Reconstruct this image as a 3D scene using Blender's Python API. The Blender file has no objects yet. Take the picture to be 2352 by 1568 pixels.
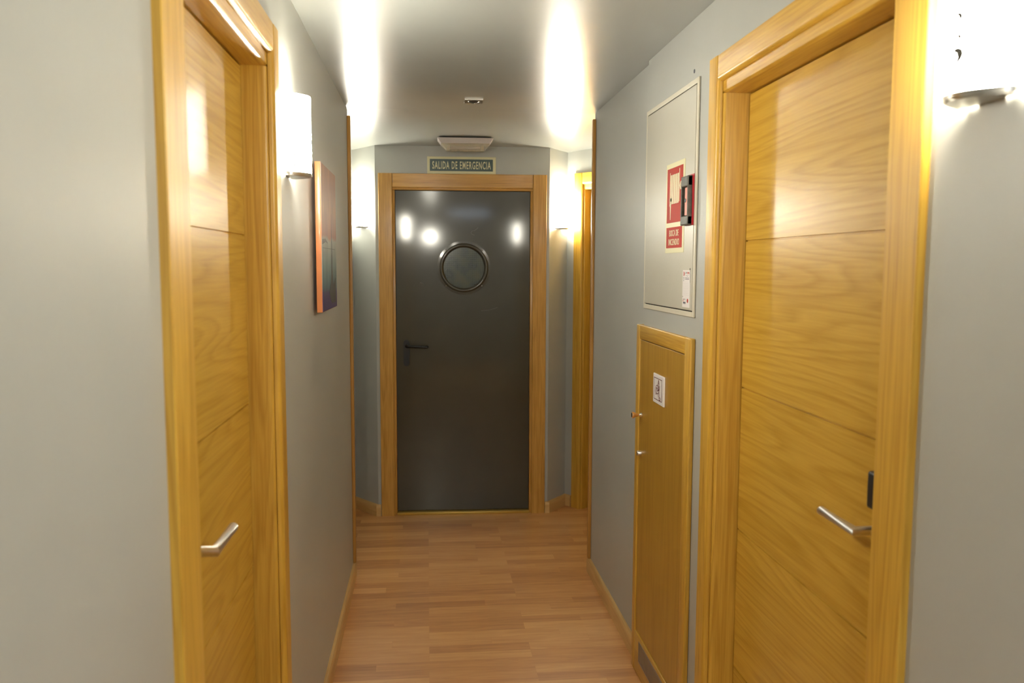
import bpy, bmesh, math, random
from mathutils import Vector, Matrix
random.seed(7)
sc = bpy.context.scene
COL = sc.collection
PI = math.pi

# ------------------------------------------------------------ node helpers
def new_mat(name):
    m = bpy.data.materials.new(name); m.use_nodes = True
    nt = m.node_tree
    return m, nt, nt.nodes['Principled BSDF'] if 'Principled BSDF' in nt.nodes else nt.nodes.new('ShaderNodeBsdfPrincipled')
def N(nt, t, **kw):
    n = nt.nodes.new(t)
    for k, v in kw.items(): setattr(n, k, v)
    return n
def setin(n, **kw):
    for k, v in kw.items():
        n.inputs[k.replace('_', ' ')].default_value = v
def ramp(nt, stops, interp='LINEAR'):
    r = N(nt, 'ShaderNodeValToRGB'); r.color_ramp.interpolation = interp
    e = r.color_ramp.elements
    while len(e) < len(stops): e.new(0.5)
    for i, (p, c) in enumerate(stops):
        e[i].position = p; e[i].color = (*c, 1)
    return r
def c4(c): return (c[0], c[1], c[2], 1)
def simple(name, col, rough=.5, metal=0., coat=0., coat_rough=.1, spec=.5, noise=0., nscale=20, bump=0.):
    m, nt, b = new_mat(name)
    b.inputs['Base Color'].default_value = c4(col); b.inputs['Roughness'].default_value = rough
    b.inputs['Metallic'].default_value = metal; b.inputs['Coat Weight'].default_value = coat
    b.inputs['Coat Roughness'].default_value = coat_rough; b.inputs['Specular IOR Level'].default_value = spec
    tc = N(nt, 'ShaderNodeTexCoord'); no = N(nt, 'ShaderNodeTexNoise'); setin(no, Scale=nscale, Detail=4.)
    nt.links.new(tc.outputs['Object'], no.inputs['Vector'])
    if noise:
        a = [x * (1 - noise) for x in col]; c = [min(1, x * (1 + noise)) for x in col]
        r = ramp(nt, [(.3, a), (.7, c)]); nt.links.new(no.outputs['Fac'], r.inputs['Fac'])
        nt.links.new(r.outputs['Color'], b.inputs['Base Color'])
    if bump:
        bp = N(nt, 'ShaderNodeBump'); setin(bp, Strength=bump, Distance=.001)
        nt.links.new(no.outputs['Fac'], bp.inputs['Height']); nt.links.new(bp.outputs['Normal'], b.inputs['Normal'])
    return m

def wood(name, base, dark, grain='x', rough=.42, coat=.8, coat_rough=.16, contour=9., panels=False, fine=.5, cst=.22):
    """oak veneer: contour lines of a stretched noise give cathedrals, a finer one gives the pores"""
    m, nt, b = new_mat(name); L = nt.links.new
    tc = N(nt, 'ShaderNodeTexCoord'); sep = N(nt, 'ShaderNodeSeparateXYZ'); L(tc.outputs['Object'], sep.inputs[0])
    u, v, w = (('X', 'Z', 'Y') if grain == 'x' else ('Z', 'X', 'Y'))
    vs = N(nt, 'ShaderNodeMath', operation='ADD'); L(sep.outputs[v], vs.inputs[0]); L(sep.outputs['Y'], vs.inputs[1])
    cmb = N(nt, 'ShaderNodeCombineXYZ')
    mu = N(nt, 'ShaderNodeMath', operation='MULTIPLY'); mu.inputs[1].default_value = .28 if grain == 'x' else .35
    mv = N(nt, 'ShaderNodeMath', operation='MULTIPLY'); mv.inputs[1].default_value = 4.2 if grain == 'x' else 9.
    mw = N(nt, 'ShaderNodeMath', operation='MULTIPLY'); mw.inputs[1].default_value = 1.2
    L(sep.outputs[u], mu.inputs[0]); L(vs.outputs[0], mv.inputs[0]); L(sep.outputs[w], mw.inputs[0])
    L(mu.outputs[0], cmb.inputs[0]); L(mv.outputs[0], cmb.inputs[1]); L(mw.outputs[0], cmb.inputs[2])
    n1 = N(nt, 'ShaderNodeTexNoise', noise_dimensions='4D'); setin(n1, Scale=1.9, Detail=1.5, Roughness=.35, Distortion=.12)
    oi = N(nt, 'ShaderNodeObjectInfo')
    ow = N(nt, 'ShaderNodeMath', operation='MULTIPLY'); ow.inputs[1].default_value = 37.; L(oi.outputs['Random'], ow.inputs[0])
    wsock = ow.outputs[0]
    if panels:
        dv = N(nt, 'ShaderNodeMath', operation='DIVIDE'); dv.inputs[1].default_value = .4065; L(sep.outputs['Z'], dv.inputs[0])
        fl = N(nt, 'ShaderNodeMath', operation='FLOOR'); L(dv.outputs[0], fl.inputs[0])
        ml = N(nt, 'ShaderNodeMath', operation='MULTIPLY_ADD'); ml.inputs[1].default_value = 3.7; L(fl.outputs[0], ml.inputs[0]); L(ow.outputs[0], ml.inputs[2])
        wsock = ml.outputs[0]
    L(cmb.outputs[0], n1.inputs['Vector']); L(wsock, n1.inputs['W'])
    mc = N(nt, 'ShaderNodeMath', operation='MULTIPLY'); mc.inputs[1].default_value = contour * 2; L(n1.outputs['Fac'], mc.inputs[0])
    fr = N(nt, 'ShaderNodeMath', operation='FRACT'); L(mc.outputs[0], fr.inputs[0])
    r1 = ramp(nt, [(0., (.35,) * 3), (.3, (.8,) * 3), (.75, (1.,) * 3), (1., (.35,) * 3)]); L(fr.outputs[0], r1.inputs[0])
    # fine fibres
    cf = N(nt, 'ShaderNodeCombineXYZ')
    fu = N(nt, 'ShaderNodeMath', operation='MULTIPLY'); fu.inputs[1].default_value = 6.
    fv = N(nt, 'ShaderNodeMath', operation='MULTIPLY'); fv.inputs[1].default_value = 170.
    L(sep.outputs[u], fu.inputs[0]); L(vs.outputs[0], fv.inputs[0]); L(fu.outputs[0], cf.inputs[0]); L(fv.outputs[0], cf.inputs[1])
    n2 = N(nt, 'ShaderNodeTexNoise'); setin(n2, Scale=1., Detail=2.); L(cf.outputs[0], n2.inputs['Vector'])
    n3 = N(nt, 'ShaderNodeTexNoise'); setin(n3, Scale=2.2, Detail=2.); L(cmb.outputs[0], n3.inputs['Vector'])
    a = N(nt, 'ShaderNodeMath', operation='MULTIPLY'); a.inputs[1].default_value = cst; L(r1.outputs[0], a.inputs[0])
    a2 = N(nt, 'ShaderNodeMath', operation='MULTIPLY_ADD'); a2.inputs[1].default_value = fine; L(n2.outputs['Fac'], a2.inputs[0]); L(a.outputs[0], a2.inputs[2])
    a3 = N(nt, 'ShaderNodeMath', operation='MULTIPLY_ADD'); a3.inputs[1].default_value = .35; L(n3.outputs['Fac'], a3.inputs[0]); L(a2.outputs[0], a3.inputs[2])
    cr = ramp(nt, [(.30 + cst * .3, dark), (.55 + cst, base)]); L(a3.outputs[0], cr.inputs[0])
    L(cr.outputs[0], b.inputs['Base Color'])
    setin(b, Roughness=rough); b.inputs['Coat Weight'].default_value = coat; b.inputs['Coat Roughness'].default_value = coat_rough
    b.inputs['Specular IOR Level'].default_value = .3
    bp = N(nt, 'ShaderNodeBump'); setin(bp, Strength=.12, Distance=.0006); L(a2.outputs[0], bp.inputs['Height']); L(bp.outputs[0], b.inputs['Normal'])
    return m

def paint(name, col, rough, bump=.15, coat=0., bscale=60., coat_rough=.2, var=.04, rvar=.12, spec=.5):
    m, nt, b = new_mat(name); L = nt.links.new
    tc = N(nt, 'ShaderNodeTexCoord')
    n = N(nt, 'ShaderNodeTexNoise'); setin(n, Scale=bscale, Detail=5.); L(tc.outputs['Object'], n.inputs['Vector'])
    n2 = N(nt, 'ShaderNodeTexNoise'); setin(n2, Scale=2.3, Detail=3.); L(tc.outputs['Object'], n2.inputs['Vector'])
    r = ramp(nt, [(.3, [x * (1 - var) for x in col]), (.7, [x * (1 + var) for x in col])]); L(n2.outputs['Fac'], r.inputs[0])
    L(r.outputs[0], b.inputs['Base Color'])
    b.inputs['Specular IOR Level'].default_value = spec
    r2 = N(nt, 'ShaderNodeMath', operation='MULTIPLY_ADD'); r2.inputs[1].default_value = rvar; r2.inputs[2].default_value = rough - rvar / 2
    L(n2.outputs['Fac'], r2.inputs[0]); L(r2.outputs[0], b.inputs['Roughness'])
    b.inputs['Coat Weight'].default_value = coat; b.inputs['Coat Roughness'].default_value = coat_rough
    bp = N(nt, 'ShaderNodeBump'); setin(bp, Strength=bump, Distance=.0015); L(n.outputs['Fac'], bp.inputs['Height'])
    bp2 = N(nt, 'ShaderNodeBump'); setin(bp2, Strength=.35, Distance=.004); L(n2.outputs['Fac'], bp2.inputs['Height']); L(bp.outputs[0], bp2.inputs['Normal'])
    L(bp2.outputs[0], b.inputs['Normal'])
    return m

def floor_mat():
    m, nt, b = new_mat('laminate_floor'); L = nt.links.new
    tc = N(nt, 'ShaderNodeTexCoord')
    br = N(nt, 'ShaderNodeTexBrick'); br.offset = .37; br.offset_frequency = 3; br.squash = 1.35; br.squash_frequency = 4
    setin(br, Scale=1., Mortar_Size=.0004, Mortar_Smooth=.1, Bias=0., Brick_Width=.41, Row_Height=.064)
    br.inputs['Color1'].default_value = (0, 0, 0, 1); br.inputs['Color2'].default_value = (1, 1, 1, 1); br.inputs['Mortar'].default_value = (.3, .3, .3, 1)
    L(tc.outputs['Object'], br.inputs['Vector'])
    mp = N(nt, 'ShaderNodeMapping'); mp.inputs['Scale'].default_value = (3., 34., 1.); L(tc.outputs['Object'], mp.inputs['Vector'])
    ad = N(nt, 'ShaderNodeVectorMath', operation='MULTIPLY_ADD'); ad.inputs[1].default_value = (9., 5., 7.)
    L(br.outputs['Color'], ad.inputs[0]); L(mp.outputs[0], ad.inputs[2])
    n = N(nt, 'ShaderNodeTexNoise'); setin(n, Scale=1.4, Detail=5., Roughness=.6, Distortion=.7); L(ad.outputs[0], n.inputs['Vector'])
    s = N(nt, 'ShaderNodeMath', operation='MULTIPLY_ADD'); s.inputs[1].default_value = .42; 
    mm = N(nt, 'ShaderNodeMath', operation='MULTIPLY'); mm.inputs[1].default_value = .75; L(n.outputs['Fac'], mm.inputs[0])
    L(br.outputs['Color'], s.inputs[0]); L(mm.outputs[0], s.inputs[2])
    r = ramp(nt, [(.2, FLOOR_D), (.55, FLOOR_M), (.95, FLOOR_L)]); L(s.outputs[0], r.inputs[0])
    L(r.outputs[0], b.inputs['Base Color'])
    setin(b, Roughness=.38); b.inputs['Specular IOR Level'].default_value = .45
    b.inputs['Coat Weight'].default_value = .25; b.inputs['Coat Roughness'].default_value = .22
    bp = N(nt, 'ShaderNodeBump'); setin(bp, Strength=.15, Distance=.0006); L(n.outputs['Fac'], bp.inputs['Height']); L(bp.outputs[0], b.inputs['Normal'])
    return m

def emis(name, col, strength, base=(.8, .8, .8)):
    m, nt, b = new_mat(name)
    b.inputs['Base Color'].default_value = c4(base); b.inputs['Roughness'].default_value = .3
    b.inputs['Emission Color'].default_value = c4(col); b.inputs['Emission Strength'].default_value = strength
    return m

FLOOR_D = (.36, .155, .045); FLOOR_M = (.56, .272, .090); FLOOR_L = (.72, .40, .155)
OAK_B = (.67, .42, .066); OAK_D = (.45, .25, .020)
M = {}
M['wall'] = paint('grey_wall_paint', (.434, .444, .424), .42, bump=.22, bscale=90.)
M['ceil'] = paint('grey_satin_ceiling', (.375, .39, .368), .34, bump=.08, bscale=120., coat=.8, coat_rough=.16, rvar=.0, spec=.3)
M['floor'] = floor_mat()
M['leaf'] = wood('oak_veneer_leaf', OAK_B, OAK_D, 'x', panels=True, coat=.5, coat_rough=.25, cst=.30, fine=.38, contour=10.)
M['oak_v'] = wood('oak_vertical_grain', (.65, .39, .056), (.41, .205, .016), 'z', contour=6., fine=.6, coat=.35, coat_rough=.3, cst=.3)
M['oak_h'] = wood('oak_horizontal_grain', (.65, .39, .056), (.41, .205, .016), 'x', contour=4., fine=.6, coat=.5, coat_rough=.22)
M['oak_old_v'] = wood('amber_oak_vertical', (.64, .345, .07), (.38, .18, .022), 'z', contour=5., fine=.6, coat=.4)
M['oak_old_h'] = wood('amber_oak_horizontal', (.64, .345, .07), (.38, .18, .022), 'x', contour=4., fine=.6, coat=.4)
M['cup_door'] = wood('dull_oak_cupboard_door', (.48, .275, .036), (.35, .185, .015), 'z', contour=3., fine=.5, coat=.35, coat_rough=.3)
M['base'] = wood('oak_baseboard', (.72, .48, .20), (.54, .32, .11), 'x', contour=3., coat=.3)
M['trim'] = wood('oak_corner_trim', (.55, .29, .07), (.37, .17, .03), 'z', contour=3., coat=.4)
M['steel'] = simple('satin_steel', (.74, .73, .72), .34, 1., noise=.06, nscale=80)
M['chrome'] = simple('polished_chrome', (.8, .78, .74), .12, 1.)
M['black'] = simple('black_plastic', (.010, .010, .011), .4)
M['blackm'] = simple('matt_black_plastic', (.007, .007, .007), .5)
M['dark'] = simple('dark_gap', (.02, .017, .012), .8)
M['cream'] = paint('cream_enamel', (.56, .54, .465), .32, bump=.25, bscale=160., coat=.3)
M['creamf'] = paint('cream_enamel_frame', (.68, .64, .53), .35, bump=.1, bscale=120.)
M['sign_cream'] = simple('luminescent_cream_plastic', (.72, .68, .42), .4)
M['sign_green'] = simple('dark_green_print', (.022, .055, .045), .4)
M['red'] = simple('red_print', (.46, .028, .014), .5, spec=.15)
M['redm'] = simple('red_painted_metal', (.45, .02, .03), .35)
M['pinkred'] = simple('faded_red_plastic', (.60, .17, .12), .4, noise=.15)
M['greyp'] = simple('worn_grey_plastic', (.09, .085, .07), .45, noise=.3, nscale=60)
M['white'] = simple('white_plastic', (.78, .74, .74), .4)
M['paper'] = simple('white_paper_label', (.80, .77, .78), .5)
M['ink'] = simple('grey_ink', (.10, .10, .13), .6)
M['inkl'] = simple('pale_lilac_ink', (.50, .45, .52), .6)
M['maroon'] = simple('maroon_ink', (.10, .012, .02), .6)
M['brass'] = simple('yellow_brass_strip', (.62, .42, .10), .35, .6)
M['alu'] = simple('brushed_aluminium', (.30, .29, .29), .4, .8)
M['wplate'] = simple('white_lacquered_plate', (.8, .79, .74), .35)
M['pinkplate'] = simple('off_white_ribbed_plastic', (.60, .54, .52), .4)
M['silv'] = simple('brushed_nickel', (.45, .42, .37), .3, 1.)

def steel_door_mat():
    m, nt, b = new_mat('dark_enamelled_steel'); L = nt.links.new
    tc = N(nt, 'ShaderNodeTexCoord')
    n = N(nt, 'ShaderNodeTexNoise'); setin(n, Scale=3., Detail=4.); L(tc.outputs['Object'], n.inputs['Vector'])
    r = ramp(nt, [(.3, (.052, .045, .026)), (.7, (.064, .056, .035))]); L(n.outputs['Fac'], r.inputs[0])
    # pale scuffs
    mp = N(nt, 'ShaderNodeMapping'); mp.inputs['Scale'].default_value = (3., 1., 9.); mp.inputs['Rotation'].default_value = (0, .5, 0); L(tc.outputs['Object'], mp.inputs['Vector'])
    s = N(nt, 'ShaderNodeTexNoise'); setin(s, Scale=4., Detail=6., Roughness=.7, Distortion=1.5); L(mp.outputs[0], s.inputs['Vector'])
    sr = ramp(nt, [(.72, (0, 0, 0)), (.80, (.18, .18, .18))]); L(s.outputs['Fac'], sr.inputs[0])
    mx = N(nt, 'ShaderNodeMix', data_type='RGBA'); L(sr.outputs[0], mx.inputs[0]); L(r.outputs[0], mx.inputs[6]); mx.inputs[7].default_value = (.2, .2, .18, 1)
    L(mx.outputs[2], b.inputs['Base Color'])
    rr = N(nt, 'ShaderNodeMath', operation='MULTIPLY_ADD'); rr.inputs[1].default_value = .04; rr.inputs[2].default_value = .32; L(n.outputs['Fac'], rr.inputs[0]); L(rr.outputs[0], b.inputs['Roughness'])
    b.inputs['Specular IOR Level'].default_value = .2
    b.inputs['Coat Weight'].default_value = .7; b.inputs['Coat Roughness'].default_value = .09
    n3 = N(nt, 'ShaderNodeTexNoise'); setin(n3, Scale=260., Detail=2.); L(tc.outputs['Object'], n3.inputs['Vector'])
    bp = N(nt, 'ShaderNodeBump'); setin(bp, Strength=.12, Distance=.0006); L(n3.outputs['Fac'], bp.inputs['Height']); L(bp.outputs[0], b.inputs['Normal'])
    return m
M['steeldoor'] = steel_door_mat()
M['ring'] = simple('bronze_grey_enamel_ring', (.050, .043, .028), .3, coat=.7, coat_rough=.08, spec=.3)

def glass_green():
    m, nt, b = new_mat('wired_green_glass'); L = nt.links.new
    tc = N(nt, 'ShaderNodeTexCoord')
    n = N(nt, 'ShaderNodeTexNoise'); setin(n, Scale=14., Detail=2.); L(tc.outputs['Object'], n.inputs['Vector'])
    r = ramp(nt, [(.3, (.035, .05, .045)), (.52, (.075, .085, .048)), (.7, (.10, .095, .045))]); L(n.outputs['Fac'], r.inputs[0])
    L(r.outputs[0], b.inputs['Base Color']); b.inputs['Roughness'].default_value = .12; b.inputs['Specular IOR Level'].default_value = .7
    b.inputs['Transmission Weight'].default_value = .25
    return m
M['wglass'] = glass_green()
def clear_glass():
    m, nt, b = new_mat('clear_ribbed_diffuser')
    b.inputs['Base Color'].default_value = (.93, .86, .74, 1); b.inputs['Roughness'].default_value = .22
    b.inputs['Transmission Weight'].default_value = .75; b.inputs['IOR'].default_value = 1.35
    return m
M['clear'] = clear_glass()

LAMP = (1., .955, .81)
M['shade'] = emis('lit_frosted_glass', LAMP, 35., (.9, .88, .8))
M['bulb'] = emis('lit_bulb', (1., .93, .74), 90.)

def canvas_mat():
    m, nt, b = new_mat('painted_canvas_front'); L = nt.links.new
    tc = N(nt, 'ShaderNodeTexCoord'); sp = N(nt, 'ShaderNodeSeparateXYZ'); L(tc.outputs['Object'], sp.inputs[0])
    n = N(nt, 'ShaderNodeTexNoise'); setin(n, Scale=5., Detail=5., Distortion=1.2)
    mp = N(nt, 'ShaderNodeMapping'); mp.inputs['Scale'].default_value = (4., 1., 1.); L(tc.outputs['Object'], mp.inputs[0]); L(mp.outputs[0], n.inputs['Vector'])
    ma = N(nt, 'ShaderNodeMath', operation='MULTIPLY_ADD'); ma.inputs[1].default_value = .035; L(n.outputs['Fac'], ma.inputs[0]); L(sp.outputs['Z'], ma.inputs[2])
    dv = N(nt, 'ShaderNodeMath', operation='DIVIDE'); dv.inputs[1].default_value = .53; L(ma.outputs[0], dv.inputs[0])
    r = ramp(nt, [(0., (.05, .03, .17)), (.155, (.06, .035, .19)), (.18, (.05, .14, .21)), (.33, (.17, .30, .34)), (.49, (.40, .44, .42)), (.515, (.42, .15, .08)), (.70, (.46, .24, .14)), (.85, (.36, .17, .13)), (1., (.40, .16, .09))])
    L(dv.outputs[0], r.inputs[0])
    r2 = ramp(nt, [(.35, (.55, .5, .5)), (.62, (1.1, 1.05, .9))]); L(n.outputs['Fac'], r2.inputs[0])
    mx = N(nt, 'ShaderNodeMix', data_type='RGBA', blend_type='MULTIPLY'); mx.inputs[0].default_value = .6; L(r.outputs[0], mx.inputs[6]); L(r2.outputs[0], mx.inputs[7])
    L(mx.outputs[2], b.inputs['Base Color']); b.inputs['Roughness'].default_value = .35
    return m
M['canvas'] = canvas_mat()
M['canvas_edge'] = simple('salmon_orange_edge_paint', (.55, .19, .065), .35, noise=.12, nscale=8, coat=.4)
M['art_dark'] = simple('dark_paint_strokes', (.03, .035, .035), .4)

# ------------------------------------------------------------ mesh helpers
class MB:
    def __init__(s): s.bm = bmesh.new()
    def box(s, x0, x1, y0, y1, z0, z1, bev=0., seg=2):
        b = bmesh.new()
        bmesh.ops.create_cube(b, size=1.)
        for v in b.verts:
            v.co = Vector(((x0 + x1) / 2 + v.co.x * (x1 - x0), (y0 + y1) / 2 + v.co.y * (y1 - y0), (z0 + z1) / 2 + v.co.z * (z1 - z0)))
        if bev: bmesh.ops.bevel(b, geom=b.edges[:], offset=bev, segments=seg, affect='EDGES', profile=.5)
        s._add(b); return s
    def _add(s, b):
        me = bpy.data.meshes.new('tmp'); b.to_mesh(me); b.free(); s.bm.from_mesh(me); bpy.data.meshes.remove(me)
    def prism(s, loop0, loop1, caps=True):
        a = [s.bm.verts.new(p) for p in loop0]; b = [s.bm.verts.new(p) for p in loop1]; n = len(a)
        for i in range(n): s.bm.faces.new((a[i], a[(i + 1) % n], b[(i + 1) % n], b[i]))
        if caps: s.bm.faces.new(a[::-1]); s.bm.faces.new(b)
        return s
    def cyl(s, p0, p1, r, n=24, r1=None, caps=True):
        p0, p1 = Vector(p0), Vector(p1); d = (p1 - p0).normalized(); r1 = r if r1 is None else r1
        a = d.orthogonal().normalized(); c = d.cross(a)
        l0 = [p0 + r * (a * math.cos(t) + c * math.sin(t)) for t in [2 * PI * i / n for i in range(n)]]
        l1 = [p1 + r1 * (a * math.cos(t) + c * math.sin(t)) for t in [2 * PI * i / n for i in range(n)]]
        return s.prism(l0, l1, caps)
    def tube(s, pts, r, n=16):
        """mitred tube"""
        pts = [Vector(p) for p in pts]; rings = []
        up = None
        for i, p in enumerate(pts):
            d0 = (pts[i] - pts[i - 1]).normalized() if i else (pts[1] - pts[0]).normalized()
            d1 = (pts[i + 1] - pts[i]).normalized() if i < len(pts) - 1 else d0
            t = (d0 + d1).normalized()
            if up is None: up = d0.orthogonal().normalized()
            else: up = (up - d0 * up.dot(d0)).normalized()
            c = d0.cross(up)
            ring = []
            for k in range(n):
                an = 2 * PI * k / n; q = r * (up * math.cos(an) + c * math.sin(an))
                ring.append(p + q - d0 * (q.dot(t) / max(.2, d0.dot(t))))
            rings.append([s.bm.verts.new(q) for q in ring])
        for a, b in zip(rings, rings[1:]):
            for k in range(n): s.bm.faces.new((a[k], a[(k + 1) % n], b[(k + 1) % n], b[k]))
        s.bm.faces.new(rings[0][::-1]); s.bm.faces.new(rings[-1]); return s
    def lathe(s, prof, org, axis, n=48, closed=False):
        """prof: (radius, height along axis)"""
        org = Vector(org); axis = Vector(axis).normalized(); a = axis.orthogonal().normalized(); c = axis.cross(a); rings = []
        for r, hgt in prof:
            rings.append([s.bm.verts.new(org + axis * hgt + r * (a * math.cos(2 * PI * k / n) + c * math.sin(2 * PI * k / n))) for k in range(n)])
        pr = list(zip(rings, rings[1:])) + ([(rings[-1], rings[0])] if closed else [])
        for p, q in pr:
            for k in range(n): s.bm.faces.new((p[k], p[(k + 1) % n], q[(k + 1) % n], q[k]))
        if not closed:
            s.bm.faces.new(rings[0][::-1]); s.bm.faces.new(rings[-1])
        return s
    def build(s, name, mat, parent=None, smooth=False, loc=(0, 0, 0)):
        bmesh.ops.recalc_face_normals(s.bm, faces=s.bm.faces[:])
        me = bpy.data.meshes.new(name); s.bm.to_mesh(me); s.bm.free()
        me.materials.append(mat)
        o = bpy.data.objects.new(name, me); COL.objects.link(o); o.location = loc
        if parent: o.parent = parent
        if smooth:
            for p in me.polygons: p.use_smooth = True
            me.set_sharp_from_angle(angle=math.radians(smooth if smooth is not True else 40))
        return o
def tag(o, label=None, cat=None, group=None, kind=None):
    if label: o['label'] = label
    if cat: o['category'] = cat
    if group: o['group'] = group
    if kind: o['kind'] = kind
    return o
def empty(name, loc, deg=0.):
    o = bpy.data.objects.new(name, None); COL.objects.link(o); o.location = loc; o.rotation_euler = (0, 0, math.radians(deg)); o.empty_display_size = .1
    return o
def struct(o, label=None, cat=None): return tag(o, label, cat, kind='structure')

def text_bm(txt, width, height, bold=.02):
    """letters centred on 0,0 in the xz plane, facing -y, as a flat thin solid"""
    cu = bpy.data.curves.new('t', 'FONT'); cu.body = txt; cu.align_x = 'CENTER'; cu.align_y = 'CENTER'; cu.offset = bold; cu.extrude = .01; cu.size = 1.; cu.space_line = .95; cu.space_character = 1.2; cu.resolution_u = 3
    ob = bpy.data.objects.new('t', cu); COL.objects.link(ob)
    dg = bpy.context.evaluated_depsgraph_get(); me = bpy.data.meshes.new_from_object(ob.evaluated_get(dg))
    bpy.data.objects.remove(ob); bpy.data.curves.remove(cu)
    xs = [v.co.x for v in me.vertices]; ys = [v.co.y for v in me.vertices]
    x0, x1, y0, y1 = min(xs), max(xs), min(ys), max(ys)
    for v in me.vertices:
        v.co = Vector(((v.co.x - (x0 + x1) / 2) / (x1 - x0) * width, -v.co.z / .01 * .0003, (v.co.y - (y0 + y1) / 2) / (y1 - y0) * height))
    m = MB(); m.bm.from_mesh(me); bpy.data.meshes.remove(me)
    return m
def shift(m, d):
    for v in m.bm.verts: v.co += Vector(d)
    return m

# ------------------------------------------------------------ measures
XL, XR, XR2 = -.376, .805, .820          # corridor wall faces (the right one steps at YS)
YS = 3.003; YEL, YER = 4.085, 4.040      # step, ends of the corridor walls
ZC = 2.295; YB = -3.2
CL, CR = Vector((-.309, 5.072)), Vector((.747, 5.044))       # corners of the exit wall
DL, DR = Vector((-.461, 5.264)), Vector((.886, 5.214))       # far ends of the splayed walls
SR = DR + 1.36 * Vector((.6, -.8)); SL = DL + 1.36 * Vector((-.6, -.8))

# doors: outer casing edges along Y
LD0, LD1 = 1.215, 2.135; RD0, RD1 = 1.269, 2.300; HTOP = 2.127

# ------------------------------------------------------------ shell
def ceil_z(y): return ZC if y < 4.05 else ZC - (y - 4.05) * .027
m = MB(); m.box(-1.7, 2.1, YB - .1, 5.7, -.08, 0.)
struct(m.build('floor', M['floor']), 'pinkish brown laminate strip floor of the corridor', 'floor')
m = MB()
def ceil_seg(y0, y1):
    m.prism([(-1.7, y0, ceil_z(y0)), (2.1, y0, ceil_z(y0)), (2.1, y0, ZC + .12), (-1.7, y0, ZC + .12)],
            [(-1.7, y1, ceil_z(y1)), (2.1, y1, ceil_z(y1)), (2.1, y1, ZC + .12), (-1.7, y1, ZC + .12)])
ceil_seg(YB - .1, 4.05); ceil_seg(4.05, 5.7)
struct(m.build('ceiling', M['ceil']), 'glossy grey painted ceiling with lamp reflections', 'ceiling')

m = MB(); T = .12
m.box(XL - T, XL, YB, LD0 + .03, 0, ZC).box(XL - T, XL, LD1 - .03, YEL, 0, ZC).box(XL - T, XL, LD0 + .03, LD1 - .03, HTOP - .035, ZC)
struct(m.build('wall_left', M['wall']), 'grey painted corridor wall on the left', 'wall')
m = MB()
m.box(XR, XR + T, YB, RD0 + .03, 0, ZC).box(XR, XR + T, RD1 - .03, YS, 0, ZC).box(XR, XR + T, RD0 + .03, RD1 - .03, HTOP - .035, ZC).box(XR2, XR + T, YS, YER, 0, ZC)
struct(m.build('wall_right', M['wall']), 'grey painted corridor wall on the right', 'wall')
m = MB(); m.box(XL - T, XR + T, YB - .1, YB, 0, ZC)
struct(m.build('wall_rear', M['wall']), 'grey wall closing the corridor behind the viewer', 'wall')
# lobby walls
def wall_strip(name, pts, hole=None, label=None, t=.1):
    """pts: two 2-D points; room lies on the right-hand side of a->b reversed; hole: (s0, s1, z)"""
    a, b = Vector(pts[0]), Vector(pts[1]); L = (b - a).length; ang = math.degrees(math.atan2(b.y - a.y, b.x - a.x))
    m = MB()
    if hole:
        m.box(0, hole[0], 0, t, 0, ZC + .02).box(hole[1], L, 0, t, 0, ZC + .02).box(hole[0], hole[1], 0, t, hole[2], ZC + .02)
    else: m.box(0, L, 0, t, 0, ZC + .02)
    o = m.build(name, M['wall'], None, loc=(a.x, a.y, 0)); o.rotation_euler = (0, 0, math.radians(ang))
    struct(o, label, 'wall'); return ang, L
angE, LE = wall_strip('wall_back', (CL, CR), (.065, (CR - CL).length - .065, 2.06), 'grey end wall around the dark emergency exit door')
wall_strip('wall_back_left', (DL, CL), None, 'splayed grey wall left of the emergency exit')
wall_strip('wall_back_right', (CR, DR), None, 'splayed grey wall right of the emergency exit')
angS, LS = wall_strip('wall_lobby_right', (DR, SR), (.095, 1.0, 2.09), 'grey lobby wall at the right holding an oak door')
wall_strip('wall_lobby_left', (SL, DL), None, 'grey lobby wall at the far left')
wall_strip('wall_lobby_front_right', ((SR.x + .1, YER), (XR + T, YER)), None, 'lobby side of the right corridor wall')
wall_strip('wall_lobby_front_left', ((XL - T, YEL), (SL.x - .1, YEL)), None, 'lobby side of the left corridor wall')

# baseboards: profile in (depth, z)
BP = [(0, 0), (0.016, 0), (0.016, .050), (.0145, .062), (.010, .0695), (.004, .072), (0, .072)]
def baseboard(name, a, b, label, ext0=0., ext1=0.):
    a, b = Vector(a), Vector(b); L = (b - a).length; ang = math.atan2(b.y - a.y, b.x - a.x)
    m = MB(); m.prism([(0 - ext0, -d, z) for d, z in BP], [(L + ext1, -d, z) for d, z in BP])
    o = m.build(name, M['base'], None, 35, loc=(a.x, a.y, 0)); o.rotation_euler = (0, 0, ang); struct(o, label, 'baseboard')
baseboard('baseboard_left', (XL, LD1), (XL, YEL), 'oak baseboard along the left wall beyond the oak door')
baseboard('baseboard_left_near', (XL, YB), (XL, LD0), 'oak baseboard along the left wall before the oak door')
baseboard('baseboard_right', (XR2, YER), (XR2, 3.047), 'oak baseboard along the right wall beyond the low cupboard')
baseboard('baseboard_right_middle', (XR, 2.404), (XR, RD1), 'short oak baseboard between cupboard and oak door')
baseboard('baseboard_right_near', (XR, RD0), (XR, YB), 'oak baseboard along the right wall before the oak door')
uE = (CR - CL).normalized()
baseboard('baseboard_back_left', DL, CL, 'oak baseboard under the left lobby sconce', 0, .008)
baseboard('baseboard_back_right', CR, DR, 'oak baseboard under the right lobby sconce', .008, 0)
baseboard('baseboard_back_left_end', CL - uE * .012, CL + uE * .017, 'pale oak baseboard stub left of the exit door frame')
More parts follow.
